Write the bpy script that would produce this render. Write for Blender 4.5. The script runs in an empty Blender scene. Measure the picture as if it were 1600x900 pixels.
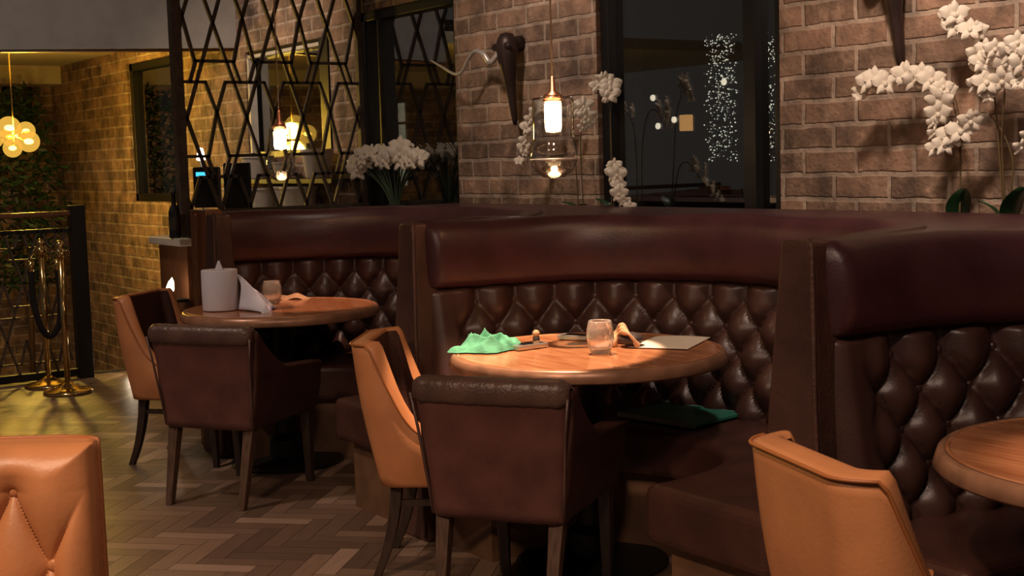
import bpy, bmesh, math, random
from mathutils import Vector, Matrix
random.seed(7)
PI = math.pi
C = bpy.context.scene
COL = C.collection

# ------------------------------------------------------------------ camera
FOC, CAMH, ROLL = 2100.0, 1.45, 0.028
PITCH = math.atan(200 / FOC)
F0 = Vector((-.823, .568, 0)).normalized()
R0 = Vector((F0.y, -F0.x, 0))
UP = Vector((0, 0, 1))
fw = math.cos(PITCH) * F0 - math.sin(PITCH) * UP
uc = math.cos(PITCH) * UP + math.sin(PITCH) * F0
cx = R0 * math.cos(ROLL) - uc * math.sin(ROLL)
cy = uc * math.cos(ROLL) + R0 * math.sin(ROLL)
cd = bpy.data.cameras.new('camera')
cam = bpy.data.objects.new('camera', cd); COL.objects.link(cam)
m = Matrix((cx, cy, -fw)).transposed().to_4x4(); m.translation = (0, 0, CAMH)
cam.matrix_world = m
cd.sensor_width = 36; cd.lens = 36 * FOC / 1600; cd.clip_start = .05; cd.clip_end = 100
C.camera = cam

# ------------------------------------------------------------------ world, exposure, room lamps and added spots
w = bpy.data.worlds.new('night'); C.world = w; w.use_nodes = True
w.node_tree.nodes['Background'].inputs[0].default_value = (1.0, .84, .74, 1)
w.node_tree.nodes['Background'].inputs[1].default_value = 0.045
C.view_settings.view_transform = 'Standard'; C.view_settings.look = 'None'
C.view_settings.exposure = 0.15; C.view_settings.gamma = 1; C.view_settings.use_curve_mapping = False

def spot(name, loc, tgt, power, col, deg, blend=.5, rad=.04):
    l = bpy.data.lights.new(name, 'SPOT'); l.energy = power; l.color = col
    l.spot_size = math.radians(deg); l.spot_blend = blend; l.shadow_soft_size = rad
    o = bpy.data.objects.new(name, l); COL.objects.link(o); o.location = loc
    o.rotation_euler = (Vector(tgt) - Vector(loc)).to_track_quat('-Z', 'Y').to_euler()
    return o
def point(name, loc, power, col, rad=.05, parent=None):
    l = bpy.data.lights.new(name, 'POINT'); l.energy = power; l.color = col; l.shadow_soft_size = rad
    o = bpy.data.objects.new(name, l); COL.objects.link(o); o.location = loc
    if parent: o.parent = parent
    return o
WARM = (1, .66, .36); SOFT = (1, .74, .5)
SPOTS = [  # loc, target, power, colour, angle, blend, radius
    ((-3.86, 2.66, 3.2), (-3.86, 2.70, .76), 700, (1, .68, .46), 23.5, .12, .02),  # over the middle table
    ((-6.0, 2.95, 3.2), (-6.02, 2.95, .76), 190, (1, .56, .38), 18, .4, .03),      # over the far table
    ((-1.7, 2.6, 3.2), (-1.5, 2.8, .76), 200, (1, .62, .42), 22, .5, .03),        # over the near table
    ((-2.6, 2.9, 3.2), (-2.9, 4.35, 1.7), 155, (1, .76, .60), 100, 1, .12),       # wall washers
    ((-5.6, 2.9, 3.2), (-5.9, 4.35, 1.7), 66, (1, .79, .65), 100, 1, .12),
    ((-8.9, 3.0, 3.2), (-9.2, 4.35, 1.8), 60, (1, .78, .62), 100, 1, .12),
    ((-2.0, -.8, 3.2), (-2.9, .6, .6), 290, (1, .70, .47), 80, 1, .15),             # lobby side downlights
    ((-5.4, .3, 3.2), (-5.6, 1.3, 0), 150, (1, .76, .60), 80, 1, .12),
    ((-7.9, 1.7, 3.2), (-8.2, 2.0, 0), 75, (1, .78, .62), 80, 1, .12),
    ((-.9, .6, 3.2), (-2.9, 2.4, .6), 115, (1, .72, .56), 90, 1, .2),
    ((-1.5, .5, 3.2), (-1.85, 2.0, .75), 120, (1, .72, .50), 26, .8, .08),  # added spot, brightens the right-hand scoop chair
    ((-7.4, .4, 3.2), (-10.8, 2.8, 2.9), 110, (1, .88, .80), 90, 1, .2),  # added spot aimed at the bulkhead to lift its grey face
]
for k, (a, b, pw, c, dg, bl, rd) in enumerate(SPOTS):
    spot('downlight_and_fill', a, b, pw, c, dg, bl, rd)

# ------------------------------------------------------------------ materials
def mat(name): 
    mt = bpy.data.materials.new(name); mt.use_nodes = True
    nt = mt.node_tree; return mt, nt, nt.nodes['Principled BSDF']
def P(name, col, rough=.5, metal=0, noise=0, scale=8, bump=0, bscale=60, spec=None, coat=0, col2=None, stretch=None):
    mt, nt, b = mat(name); N = nt.nodes; L = nt.links
    b.inputs['Base Color'].default_value = (*col, 1); b.inputs['Roughness'].default_value = rough
    b.inputs['Metallic'].default_value = metal
    if spec is not None: b.inputs['Specular IOR Level'].default_value = spec
    if coat: b.inputs['Coat Weight'].default_value = coat; b.inputs['Coat Roughness'].default_value = .12
    tc = N.new('ShaderNodeTexCoord'); src = tc.outputs['Object']
    if stretch:
        mp = N.new('ShaderNodeMapping'); mp.inputs['Scale'].default_value = stretch
        L.new(src, mp.inputs[0]); src = mp.outputs[0]
    if noise or col2:
        n = N.new('ShaderNodeTexNoise'); n.inputs['Scale'].default_value = scale; n.inputs['Detail'].default_value = 5
        L.new(src, n.inputs['Vector'])
        r = N.new('ShaderNodeValToRGB'); L.new(n.outputs['Fac'], r.inputs[0])
        c2 = col2 or tuple(min(1, c * (1 + noise)) for c in col); c1 = col if col2 else tuple(c * (1 - noise) for c in col)
        r.color_ramp.elements[0].position = .35; r.color_ramp.elements[1].position = .65
        r.color_ramp.elements[0].color = (*c1, 1); r.color_ramp.elements[1].color = (*c2, 1)
        L.new(r.outputs[0], b.inputs['Base Color'])
    if bump:
        n = N.new('ShaderNodeTexNoise'); n.inputs['Scale'].default_value = bscale; n.inputs['Detail'].default_value = 4
        L.new(src, n.inputs['Vector'])
        bp = N.new('ShaderNodeBump'); bp.inputs['Strength'].default_value = bump; bp.inputs['Distance'].default_value = .01
        L.new(n.outputs['Fac'], bp.inputs['Height']); L.new(bp.outputs[0], b.inputs['Normal'])
    return mt
def EM(name, col, strength):
    mt, nt, b = mat(name)
    b.inputs['Base Color'].default_value = (*col, 1); b.inputs['Emission Color'].default_value = (*col, 1)
    b.inputs['Emission Strength'].default_value = strength; return mt
def CLEAR(name, tint, refl_min, refl_max, rough=.02, ior=1.45):
    mt, nt, b = mat(name); N = nt.nodes; L = nt.links; N.remove(b)
    t = N.new('ShaderNodeBsdfTransparent'); t.inputs[0].default_value = (*tint, 1)
    g = N.new('ShaderNodeBsdfGlossy'); g.inputs['Roughness'].default_value = rough
    lw = N.new('ShaderNodeLayerWeight'); lw.inputs[0].default_value = .5
    mr = N.new('ShaderNodeMapRange'); mr.inputs['To Min'].default_value = refl_min; mr.inputs['To Max'].default_value = refl_max
    L.new(lw.outputs['Facing'], mr.inputs[0])
    mx = N.new('ShaderNodeMixShader'); L.new(mr.outputs[0], mx.inputs[0]); L.new(t.outputs[0], mx.inputs[1]); L.new(g.outputs[0], mx.inputs[2])
    L.new(mx.outputs[0], N['Material Output'].inputs[0]); return mt

def brick_mat():
    mt, nt, b = mat('reclaimed_brick'); N = nt.nodes; L = nt.links
    tc = N.new('ShaderNodeTexCoord'); sp = N.new('ShaderNodeSeparateXYZ'); L.new(tc.outputs['Object'], sp.inputs[0])
    ad = N.new('ShaderNodeMath'); ad.operation = 'ADD'; L.new(sp.outputs['X'], ad.inputs[0]); L.new(sp.outputs['Y'], ad.inputs[1])
    cb = N.new('ShaderNodeCombineXYZ'); L.new(ad.outputs[0], cb.inputs['X']); L.new(sp.outputs['Z'], cb.inputs['Y'])
    wn = N.new('ShaderNodeTexNoise'); wn.inputs['Scale'].default_value = 9; wn.inputs['Detail'].default_value = 3; L.new(tc.outputs['Object'], wn.inputs['Vector'])
    vm = N.new('ShaderNodeVectorMath'); vm.operation = 'SCALE'; vm.inputs['Scale'].default_value = .020
    vs = N.new('ShaderNodeVectorMath'); vs.operation = 'SUBTRACT'; vs.inputs[1].default_value = (.5, .5, .5)
    L.new(wn.outputs['Color'], vs.inputs[0]); L.new(vs.outputs[0], vm.inputs[0])
    va = N.new('ShaderNodeVectorMath'); va.operation = 'ADD'; L.new(cb.outputs[0], va.inputs[0]); L.new(vm.outputs[0], va.inputs[1])
    br = N.new('ShaderNodeTexBrick'); L.new(va.outputs[0], br.inputs['Vector'])
    br.inputs['Scale'].default_value = 1; br.inputs['Brick Width'].default_value = .29; br.inputs['Row Height'].default_value = .104
    br.inputs['Mortar Size'].default_value = .013; br.inputs['Mortar Smooth'].default_value = .45; br.offset = .42; br.inputs['Bias'].default_value = -.05
    br.inputs['Color1'].default_value = (.345, .215, .15, 1); br.inputs['Color2'].default_value = (.175, .118, .085, 1)
    br.inputs['Mortar'].default_value = (.44, .345, .275, 1)
    n2 = N.new('ShaderNodeTexNoise'); n2.inputs['Scale'].default_value = 7; n2.inputs['Detail'].default_value = 6; L.new(tc.outputs['Object'], n2.inputs['Vector'])
    rp = N.new('ShaderNodeValToRGB'); L.new(n2.outputs['Fac'], rp.inputs[0])
    rp.color_ramp.elements[0].position = .33; rp.color_ramp.elements[0].color = (.5, .5, .5, 1)
    rp.color_ramp.elements[1].position = .7; rp.color_ramp.elements[1].color = (1.45, 1.4, 1.35, 1)
    mu = N.new('ShaderNodeMix'); mu.data_type = 'RGBA'; mu.blend_type = 'MULTIPLY'; mu.inputs['Factor'].default_value = 1
    n4 = N.new('ShaderNodeTexNoise'); n4.inputs['Scale'].default_value = 11; n4.inputs['Detail'].default_value = 7; n4.inputs['Roughness'].default_value = .65
    of = N.new('ShaderNodeVectorMath'); of.operation = 'ADD'; of.inputs[1].default_value = (3.7, 1.2, 8.1); L.new(tc.outputs['Object'], of.inputs[0]); L.new(of.outputs[0], n4.inputs['Vector'])
    r4 = N.new('ShaderNodeMapRange'); r4.inputs['From Min'].default_value = .50; r4.inputs['From Max'].default_value = .66; r4.inputs['To Max'].default_value = .75; L.new(n4.outputs['Fac'], r4.inputs[0])
    sm = N.new('ShaderNodeMix'); sm.data_type = 'RGBA'; sm.inputs[7].default_value = (.44, .30, .215, 1); L.new(r4.outputs[0], sm.inputs['Factor']); L.new(br.outputs['Color'], sm.inputs[6]); L.new(sm.outputs[2], mu.inputs[6]); L.new(rp.outputs[0], mu.inputs[7]); L.new(mu.outputs[2], b.inputs['Base Color'])
    b.inputs['Roughness'].default_value = .85
    n3 = N.new('ShaderNodeTexNoise'); n3.inputs['Scale'].default_value = 45; n3.inputs['Detail'].default_value = 4; L.new(tc.outputs['Object'], n3.inputs['Vector'])
    mb = N.new('ShaderNodeMath'); mb.operation = 'MULTIPLY_ADD'; L.new(br.outputs['Fac'], mb.inputs[0]); mb.inputs[1].default_value = -.8; L.new(n3.outputs['Fac'], mb.inputs[2])
    bp = N.new('ShaderNodeBump'); bp.inputs['Strength'].default_value = .7; bp.inputs['Distance'].default_value = .012
    L.new(mb.outputs[0], bp.inputs['Height']); L.new(bp.outputs[0], b.inputs['Normal'])
    return mt
def parquet_mat():
    mt, nt, b = mat('parquet_oak'); N = nt.nodes; L = nt.links
    g = N.new('ShaderNodeNewGeometry'); rp = N.new('ShaderNodeValToRGB'); L.new(g.outputs['Random Per Island'], rp.inputs[0])
    e = rp.color_ramp.elements; e[0].color = (.115, .072, .050, 1); e[1].color = (.34, .225, .165, 1)
    x = e.new(.45); x.color = (.165, .102, .07, 1); x = e.new(.75); x.color = (.24, .152, .105, 1)
    uv = N.new('ShaderNodeUVMap'); mp = N.new('ShaderNodeMapping'); mp.inputs['Scale'].default_value = (3, 40, 1)
    L.new(uv.outputs[0], mp.inputs[0]); n = N.new('ShaderNodeTexNoise'); n.inputs['Scale'].default_value = 2; n.inputs['Detail'].default_value = 4
    L.new(mp.outputs[0], n.inputs['Vector']); mr = N.new('ShaderNodeMapRange'); mr.inputs['To Min'].default_value = .7; mr.inputs['To Max'].default_value = 1.3
    L.new(n.outputs['Fac'], mr.inputs[0]); mu = N.new('ShaderNodeVectorMath'); mu.operation = 'SCALE'
    L.new(rp.outputs[0], mu.inputs[0]); L.new(mr.outputs[0], mu.inputs['Scale']); L.new(mu.outputs[0], b.inputs['Base Color'])
    b.inputs['Roughness'].default_value = .38; b.inputs['Specular IOR Level'].default_value = .45
    return mt

M = dict(
    brick=brick_mat(), parquet=parquet_mat(),
    plaster=P('warm_white_plaster', (.42, .38, .34), .9, noise=.06), plaster_y=P('cream_plaster', (.62, .55, .40), .9),
    maroon=P('oxblood_leather', (.058, .020, .024), .36, noise=.22, scale=6, bump=.10, bscale=120, spec=.45),
    brown=P('brown_tufted_leather', (.062, .028, .022), .36, noise=.2, scale=5, bump=.08, bscale=140, spec=.5),
    panel=P('dark_brown_leather', (.075, .034, .025), .42, noise=.25, scale=7, bump=.3, bscale=90, spec=.45),
    chairbrown=P('worn_brown_leather', (.098, .037, .031), .40, noise=.22, scale=7, bump=.15, bscale=110, spec=.5),
    pleat=P('pleated_brown_leather', (.085, .045, .036), .36, noise=.25, scale=9, bump=.3, bscale=100, spec=.5),
    inner=P('dark_seat_leather', (.062, .024, .018), .42, noise=.2, scale=7, bump=.2, bscale=110, spec=.4),
    tan=P('tan_leather', (.52, .21, .085), .42, noise=.12, scale=5, bump=.07, bscale=110, spec=.45),
    tanseam=P('tan_piping', (.36, .12, .035), .5),
    darkwood=P('dark_stained_wood', (.035, .020, .014), .4, noise=.3, scale=10, stretch=(8, 8, 1)),
    legbrown=P('brown_wood_leg', (.085, .045, .028), .45, noise=.3, scale=10, stretch=(8, 8, 1)),
    tabletop=P('varnished_table_wood', (.36, .13, .052), .24, scale=3, col2=(.50, .22, .10), stretch=(2, 14, 2), coat=.35),
    tablerim=P('burnished_table_edge', (.34, .17, .10), .35, metal=.25, noise=.25, scale=12),
    black=P('black_iron', (.012, .012, .012), .45, metal=.3), blackframe=P('black_window_frame', (.010, .010, .010), .35),
    orangewood=P('orange_brown_wood', (.20, .075, .03), .45, scale=6, col2=(.12, .045, .02), stretch=(10, 10, 1)),
    plinth=P('plywood_plinth', (.16, .08, .04), .6, noise=.2, scale=9),
    screen=P('bronze_steel_screen', (.10, .075, .06), .55, metal=.15, noise=.3, scale=20),
    brass=P('polished_brass', (.75, .55, .25), .16, metal=1), copper=P('copper_cap', (.72, .34, .20), .25, metal=1),
    goldcord=P('fabric_cord', (.45, .33, .20), .7),
    rope=P('black_velvet_rope', (.012, .010, .012), .9), cream=P('cream_worktop', (.62, .56, .48), .5, noise=.08),
    pot=P('pale_ceramic', (.50, .44, .38), .6, noise=.1), petal=P('ivory_petal', (.82, .74, .62), .6, noise=.05),
    petalheart=P('yellow_flower_heart', (.62, .48, .12), .6), stem=P('brown_green_stem', (.13, .085, .035), .6),
    leaf=P('deep_green_leaf', (.012, .045, .014), .4, noise=.3), bush=P('shrub_leaf', (.014, .042, .012), .5, noise=.5, scale=20),
    pleaf=P('bouquet_stem_green', (.05, .085, .045), .5), bronze=P('dark_bronze', (.045, .026, .024), .42, metal=.3, noise=.3),
    chrome=P('polished_nickel', (.85, .80, .75), .38, metal=.75),
    towel=P('pale_blue_white_cloth', (.66, .66, .78), .85, noise=.05, bump=.3, bscale=80), bluehem=P('blue_hem', (.18, .2, .5), .8),
    paper=P('white_tissue_paper', (.68, .66, .76), .9, bump=.15, bscale=60), sheet=P('cream_menu_sheet', (.72, .62, .50), .8),
    green=P('mint_green_cloth', (.10, .37, .22), .85, noise=.12, bump=.3, bscale=90), folder=P('dark_green_menu_cover', (.03, .20, .14), .5, noise=.15, bump=.3, bscale=200),
    folderedge=P('grey_green_edge', (.16, .26, .22), .6), silver=P('silver_case', (.62, .60, .56), .3, metal=.8), screenblk=P('phone_screen', (.01, .01, .012), .1),
    bread=P('crumpled_kraft_paper', (.52, .30, .16), .7, noise=.2, scale=20), darkcloth=P('dark_case', (.03, .02, .018), .6),
    redbrown=P('red_brown_wallet', (.30, .08, .05), .5), winglass=CLEAR('window_glass', (.55, .6, .6), .07, .8, .015),
    shade=CLEAR('clear_pendant_glass', (.95, .93, .90), .05, 1.0, .04), mirror=P('mirror_glass', (.75, .76, .76), .03, metal=1),
    bulb=EM('glowing_filament_tube', (1, .62, .30), 38), hot=EM('bulb_tip_glow', (1, .60, .25), 6), globebulb=EM('yellow_globe_filament', (1, .80, .30), 12),
    globe=None, cyan=EM('lit_till_display', (.05, .45, .8), 1.6), lamp=EM('small_lamp_lens', (1, .82, .62), 14),
    fairy=EM('fairy_light', (1, .85, .68), 3), reflection=EM('mirrored_pendant_glow', (1, .42, .13), 1.9), outbulb=EM('festoon_bulb', (1, .75, .55), 4),
    reflstrip=EM('reflected_strip_glow', (1, .82, .55), .55), dlens=EM('downlight_lens', (1, .75, .5), 5),
    outdark=P('night_facade', (.02, .022, .02), .9), candle=P('wax', (.8, .6, .4), .6),
)
def glass_mat():
    mt, nt, b = mat('cut_glass'); b.inputs['Base Color'].default_value = (1, .93, .85, 1)
    b.inputs['Transmission Weight'].default_value = .82; b.inputs['Roughness'].default_value = .03; b.inputs['IOR'].default_value = 1.45; return mt
M['cutglass'] = glass_mat()
def globe_mat():
    mt, nt, b = mat('amber_globe_glass'); N = nt.nodes; L = nt.links; N.remove(b)
    t = N.new('ShaderNodeBsdfTransparent'); t.inputs[0].default_value = (1, .75, .3, 1); e = N.new('ShaderNodeEmission')
    e.inputs[0].default_value = (1, .60, .10, 1); e.inputs[1].default_value = 1.0; mx = N.new('ShaderNodeMixShader'); mx.inputs[0].default_value = .45
    L.new(t.outputs[0], mx.inputs[1]); L.new(e.outputs[0], mx.inputs[2]); L.new(mx.outputs[0], N['Material Output'].inputs[0]); return mt
M['globe'] = globe_mat()

# ------------------------------------------------------------------ mesh helpers
def link(name, me, material, parent=None, smooth=True, bevel=0, sub=0, loc=None, rotz=None, auto=None):
    o = bpy.data.objects.new(name, me); COL.objects.link(o)
    if material: me.materials.append(material)
    if smooth:
        for p in me.polygons: p.use_smooth = True
    if parent: o.parent = parent
    if loc: o.location = loc
    if rotz is not None: o.rotation_euler = (0, 0, rotz)
    if bevel:
        b = o.modifiers.new('bevel', 'BEVEL'); b.width = bevel; b.segments = 3; b.limit_method = 'ANGLE'; b.angle_limit = math.radians(35)
    if sub:
        s = o.modifiers.new('sub', 'SUBSURF'); s.levels = sub; s.render_levels = sub
    return o
class MB:
    def __init__(s): s.v = []; s.f = []
    def add(s, vs, fs):
        k = len(s.v); s.v += [tuple(v) for v in vs]; s.f += [tuple(i + k for i in f) for f in fs]; return s
    def box(s, c, d, rot=None):
        hx, hy, hz = d[0] / 2, d[1] / 2, d[2] / 2
        vs = [Vector((x * hx, y * hy, z * hz)) for z in (-1, 1) for y in (-1, 1) for x in (-1, 1)]
        if rot is not None: vs = [rot @ v for v in vs]
        vs = [v + Vector(c) for v in vs]
        return s.add(vs, [(0, 2, 3, 1), (4, 5, 7, 6), (0, 1, 5, 4), (2, 6, 7, 3), (0, 4, 6, 2), (1, 3, 7, 5)])
    def frustum(s, c0, c1, d0, d1):
        vs = [(c[0] + x * d[0] / 2, c[1] + y * d[1] / 2, c[2]) for c, d in ((c0, d0), (c1, d1)) for y in (-1, 1) for x in (-1, 1)]
        return s.add(vs, [(0, 2, 3, 1), (4, 5, 7, 6), (0, 1, 5, 4), (2, 6, 7, 3), (0, 4, 6, 2), (1, 3, 7, 5)])
    def prism(s, poly, z0, z1):
        n = len(poly); vs = [(x, y, z0) for x, y in poly] + [(x, y, z1) for x, y in poly]
        return s.add(vs, [tuple(range(n - 1, -1, -1)), tuple(range(n, 2 * n))] + [(i, (i + 1) % n, n + (i + 1) % n, n + i) for i in range(n)])
    def lathe(s, prof, seg=32, c=(0, 0, 0), rfun=None):
        n = len(prof); vs = []
        for j in range(seg):
            a = 2 * PI * j / seg
            for r, z in prof:
                rr = r * (rfun(a, z) if rfun else 1)
                vs.append((c[0] + rr * math.cos(a), c[1] + rr * math.sin(a), c[2] + z))
        fs = [(j * n + i, ((j + 1) % seg) * n + i, ((j + 1) % seg) * n + i + 1, j * n + i + 1) for j in range(seg) for i in range(n - 1)]
        return s.add(vs, fs)
    def tube(s, pts, r, seg=10, cap=True):
        pts = [Vector(p) for p in pts]; n = len(pts)
        rs = r if isinstance(r, (list, tuple)) else [r] * n
        t0 = (pts[1] - pts[0]).normalized(); ref = Vector((0, 0, 1)) if abs(t0.z) < .9 else Vector((1, 0, 0))
        nx = t0.cross(ref).normalized(); vs = []
        for i in range(n):
            t = (pts[min(i + 1, n - 1)] - pts[max(i - 1, 0)]).normalized()
            nx = (nx - t * nx.dot(t)).normalized(); ny = t.cross(nx)
            for j in range(seg):
                a = 2 * PI * j / seg; vs.append(pts[i] + (nx * math.cos(a) + ny * math.sin(a)) * rs[i])
        fs = [(i * seg + j, i * seg + (j + 1) % seg, (i + 1) * seg + (j + 1) % seg, (i + 1) * seg + j) for i in range(n - 1) for j in range(seg)]
        if cap: fs += [tuple(range(seg - 1, -1, -1)), tuple((n - 1) * seg + j for j in range(seg))]
        return s.add(vs, fs)
    def grid(s, fn, nu, nv, closeu=False):
        vs = [fn(i / (nu if closeu else nu - 1), j / (nv - 1)) for i in range(nu) for j in range(nv)]
        m = nu if closeu else nu - 1
        return s.add(vs, [(i * nv + j, ((i + 1) % nu) * nv + j, ((i + 1) % nu) * nv + j + 1, i * nv + j + 1) for i in range(m) for j in range(nv - 1)])
    def sphere(s, c, r, seg=16, rings=10, sc=(1, 1, 1)):
        return s.grid(lambda u, v: (c[0] + r * sc[0] * math.sin(PI * v) * math.cos(2 * PI * u), c[1] + r * sc[1] * math.sin(PI * v) * math.sin(2 * PI * u), c[2] + r * sc[2] * math.cos(PI * v)), seg, rings, True)
    def mesh(s, name='m', fix=True):
        me = bpy.data.meshes.new(name); me.from_pydata(s.v, [], s.f)
        if fix:
            bm = bmesh.new(); bm.from_mesh(me); bmesh.ops.remove_doubles(bm, verts=bm.verts, dist=1e-5)
            bmesh.ops.recalc_face_normals(bm, faces=bm.faces); bm.to_mesh(me); bm.free()
        me.validate(); return me
    def build(s, name, material, parent=None, smooth=False, **k):
        return link(name, s.mesh(name), material, parent, smooth, **k)
def tag(o, label, cat, group=None, kind=None):
    if label: o['label'] = label
    if cat: o['category'] = cat
    if group: o['group'] = group
    if kind: o['kind'] = kind
    return o
def struct(o): o['kind'] = 'structure'; return o
def thing(name, label, cat, loc=(0, 0, 0), rotz=0, group=None):
    o = bpy.data.objects.new(name, None); COL.objects.link(o); o.location = loc; o.rotation_euler = (0, 0, rotz); o.empty_display_size = .1
    return tag(o, label, cat, group)
def kids(o): return [c for c in COL.objects if c.parent == o]
def dup(root, loc, rotz, label, group=None, name=None):
    def cp(o, parent):
        c = o.copy(); COL.objects.link(c)
        if parent: c.parent = parent
        for ch in kids(o): cp(ch, c)
        return c
    r = cp(root, None); r.location = loc; r.rotation_euler = (0, 0, rotz); r['label'] = label
    if group: r['group'] = group
    return r
def cat_rom(pts, n=8):
    pts = [Vector(p) for p in pts]; out = []
    for i in range(len(pts) - 1):
        p0 = pts[max(i - 1, 0)]; p1 = pts[i]; p2 = pts[i + 1]; p3 = pts[min(i + 2, len(pts) - 1)]
        for k in range(n):
            t = k / n
            out.append(.5 * ((2 * p1) + (-p0 + p2) * t + (2 * p0 - 5 * p1 + 4 * p2 - p3) * t * t + (-p0 + 3 * p1 - 3 * p2 + p3) * t ** 3))
    out.append(pts[-1]); return out

# ------------------------------------------------------------------ setting
WY = 4.35
def wall_with_openings(name, x0, x1, z0, z1, ops, y, depth):
    b = MB(); xs = sorted({x0, x1} | {v for o in ops for v in o[:2]}); zs = sorted({z0, z1} | {v for o in ops for v in o[2:]})
    for i in range(len(xs) - 1):
        for j in range(len(zs) - 1):
            mx, mz = (xs[i] + xs[i + 1]) / 2, (zs[j] + zs[j + 1]) / 2
            if any(o[0] < mx < o[1] and o[2] < mz < o[3] for o in ops): continue
            b.box((mx, y + depth / 2, mz), (xs[i + 1] - xs[i], depth, zs[j + 1] - zs[j]))
    return struct(b.build(name, M['brick']))
WIN = [(-12.62, -11.32, 1.16, 2.45), (-9.88, -8.45, 1.52, 2.34), (-8.05, -6.83, .95, 2.45), (-5.48, -4.2, .95, 2.60)]
wall_with_openings('wall_right', -15.1, 1.2, -1.8, 3.3, WIN, WY, .3)

def window(n, x0, x1, z0, z1, th, mull=(), y=WY + .03, light=False):
    r = thing('window_%d' % n, None, None, ((x0 + x1) / 2, y, z0)); struct(r)
    f = MB(); wd = x1 - x0; h = z1 - z0
    f.box((-wd / 2 + th / 2, .05, h / 2), (th, .1, h)); f.box((wd / 2 - th / 2, .05, h / 2), (th, .1, h))
    f.box((0, .05, th / 2), (wd, .1, th)); f.box((0, .05, h - th / 2), (wd, .1, th))
    f.build('window_frame', M['blackframe'], r, bevel=.004)
    for mx, mw in mull:
        MB().box((mx - (x0 + x1) / 2, .05, h / 2), (mw, .085, h - 2 * th)).build('mullion', M['blackframe'], r)
    MB().box((0, .055, h / 2), (wd - 2 * th, .008, h - 2 * th)).build('pane', M['winglass'], r)
    return r
window(1, *WIN[0], .07)
w2 = window(2, *WIN[1], .05)
MB().box((-.665, .0, .41), (.03, .06, .74)).build('painted_bead', M['cream'], w2)
MB().box((0, .0, .78), (1.33, .06, .025)).build('painted_bead', M['cream'], w2)
MB().box((.64, .02, .41), (.13, .12, .82)).build('shutter_edge', M['blackframe'], w2)
window(3, *WIN[2], .06, mull=((-7.80, .07),))
window(4, *WIN[3], .06, mull=((-4.425, .075),))

# back wall of the stair hall, far left
struct(MB().box((-15.2, 1.7, .75), (.2, 7.0, 5.1)).build('wall_back', M['brick']))
r = thing('window_5', None, None, (-15.08, 3.98, 1.95)); struct(r)
f = MB(); f.box((0, -.13, .2), (.05, .04, .46)); f.box((0, .13, .2), (.05, .04, .46)); f.box((0, 0, .41), (.05, .3, .04)); f.box((0, 0, -.01), (.05, .3, .04))
f.build('window_frame', M['blackframe'], r); MB().box((0, 0, .2), (.01, .23, .4)).build('pane', M['winglass'], r)
# ceilings and bulkhead
bk = MB(); bk.prism([(-10.95, 2.0), (-10.02, 4.35), (-10.17, 4.35), (-11.1, 2.0)], 2.39, 3.3); struct(bk.build('trim_1', M['plaster']))
bk = MB(); bk.prism([(-11.03, 1.8), (-10.10, 4.35), (-10.17, 4.35), (-11.1, 1.8)], 2.372, 2.389); struct(bk.build('trim_2', M['orangewood']))
b = MB(); b.prism([(-11.1, -3), (-11.1, 1.9), (-10.1, 4.35), (-15.1, 4.35), (-15.1, -3)], 2.585, 2.7); struct(b.build('ceiling_hall', M['plaster_y']))
b = MB(); b.box((-14.9, 1.2, 2.49), (.4, 6.3, .19)); struct(b.build('trim_3', M['plaster_y']))
struct(MB().box((-4.6, 1.0, 3.36), (12.4, 6.8, .1)).build('ceiling', M['plaster']))
# floor : herringbone parquet, every plank an island with its own tone
def herringbone(x0, x1, y0, y1, L=.32, W=.08, ang=math.radians(45)):
    vs, fs, uv = [], [], []
    ca, sa = math.cos(ang), math.sin(ang); g = .0012; n = int(L / W)
    R = 14.0; cx0, cy0 = (x0 + x1) / 2, (y0 + y1) / 2
    K = int(R / W)
    def put(px, py, dx, dy):
        mx, my = px + dx / 2, py + dy / 2
        wx, wy = cx0 + mx * ca - my * sa, cy0 + mx * sa + my * ca
        if not (x0 + .03 < wx < x1 + .2 and y0 - .2 < wy < y1 + .2): return
        k = len(vs); q = []
        for a, b_ in ((0, 0), (1, 0), (1, 1), (0, 1)):
            lx = px + g + a * (dx - 2 * g); ly = py + g + b_ * (dy - 2 * g)
            X = cx0 + lx * ca - ly * sa; Y = cy0 + lx * sa + ly * ca
            vs.append((min(max(X, x0), x1), min(max(Y, y0), y1), 0)); q.append((a, b_))
        fs.append((k, k + 1, k + 2, k + 3)); o = random.random() * 9
        for a, b_ in q: uv.append((a * dx + o, b_ * dy + o) if dx > dy else (b_ * dy + o, a * dx + o))
    for j in range(-K, K):
        for i in range(-K // (2 * n) - 1, K // (2 * n) + 2):
            bx = j * W + i * 2 * L; by = j * W
            put(bx, by, L, W)                 # along x
            put(bx + L, by + W - L, W, L)     # along y
    me = bpy.data.meshes.new('floor'); me.from_pydata(vs, [], fs)
    ul = me.uv_layers.new(name='UVMap')
    for p in me.polygons:
        for li in p.loop_indices: ul.data[li].uv = uv[me.loops[li].vertex_index]
    return me
fl = link('floor', herringbone(-9.62, 1.2, -2.4, 4.35), M['parquet'], None, False); struct(fl)
struct(MB().box((-4.21, .975, -.105), (10.82, 6.75, .2)).build('floor_slab', P('dark_joint', (.03, .02, .015), .8)))
struct(MB().box((-12.4, .98, -1.75), (5.4, 6.75, .1)).build('floor_stairwell', M['plaster']))
struct(MB().box((-9.64, .975, -.09), (.04, 6.75, .2)).build('trim_4', M['darkwood']))

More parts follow.
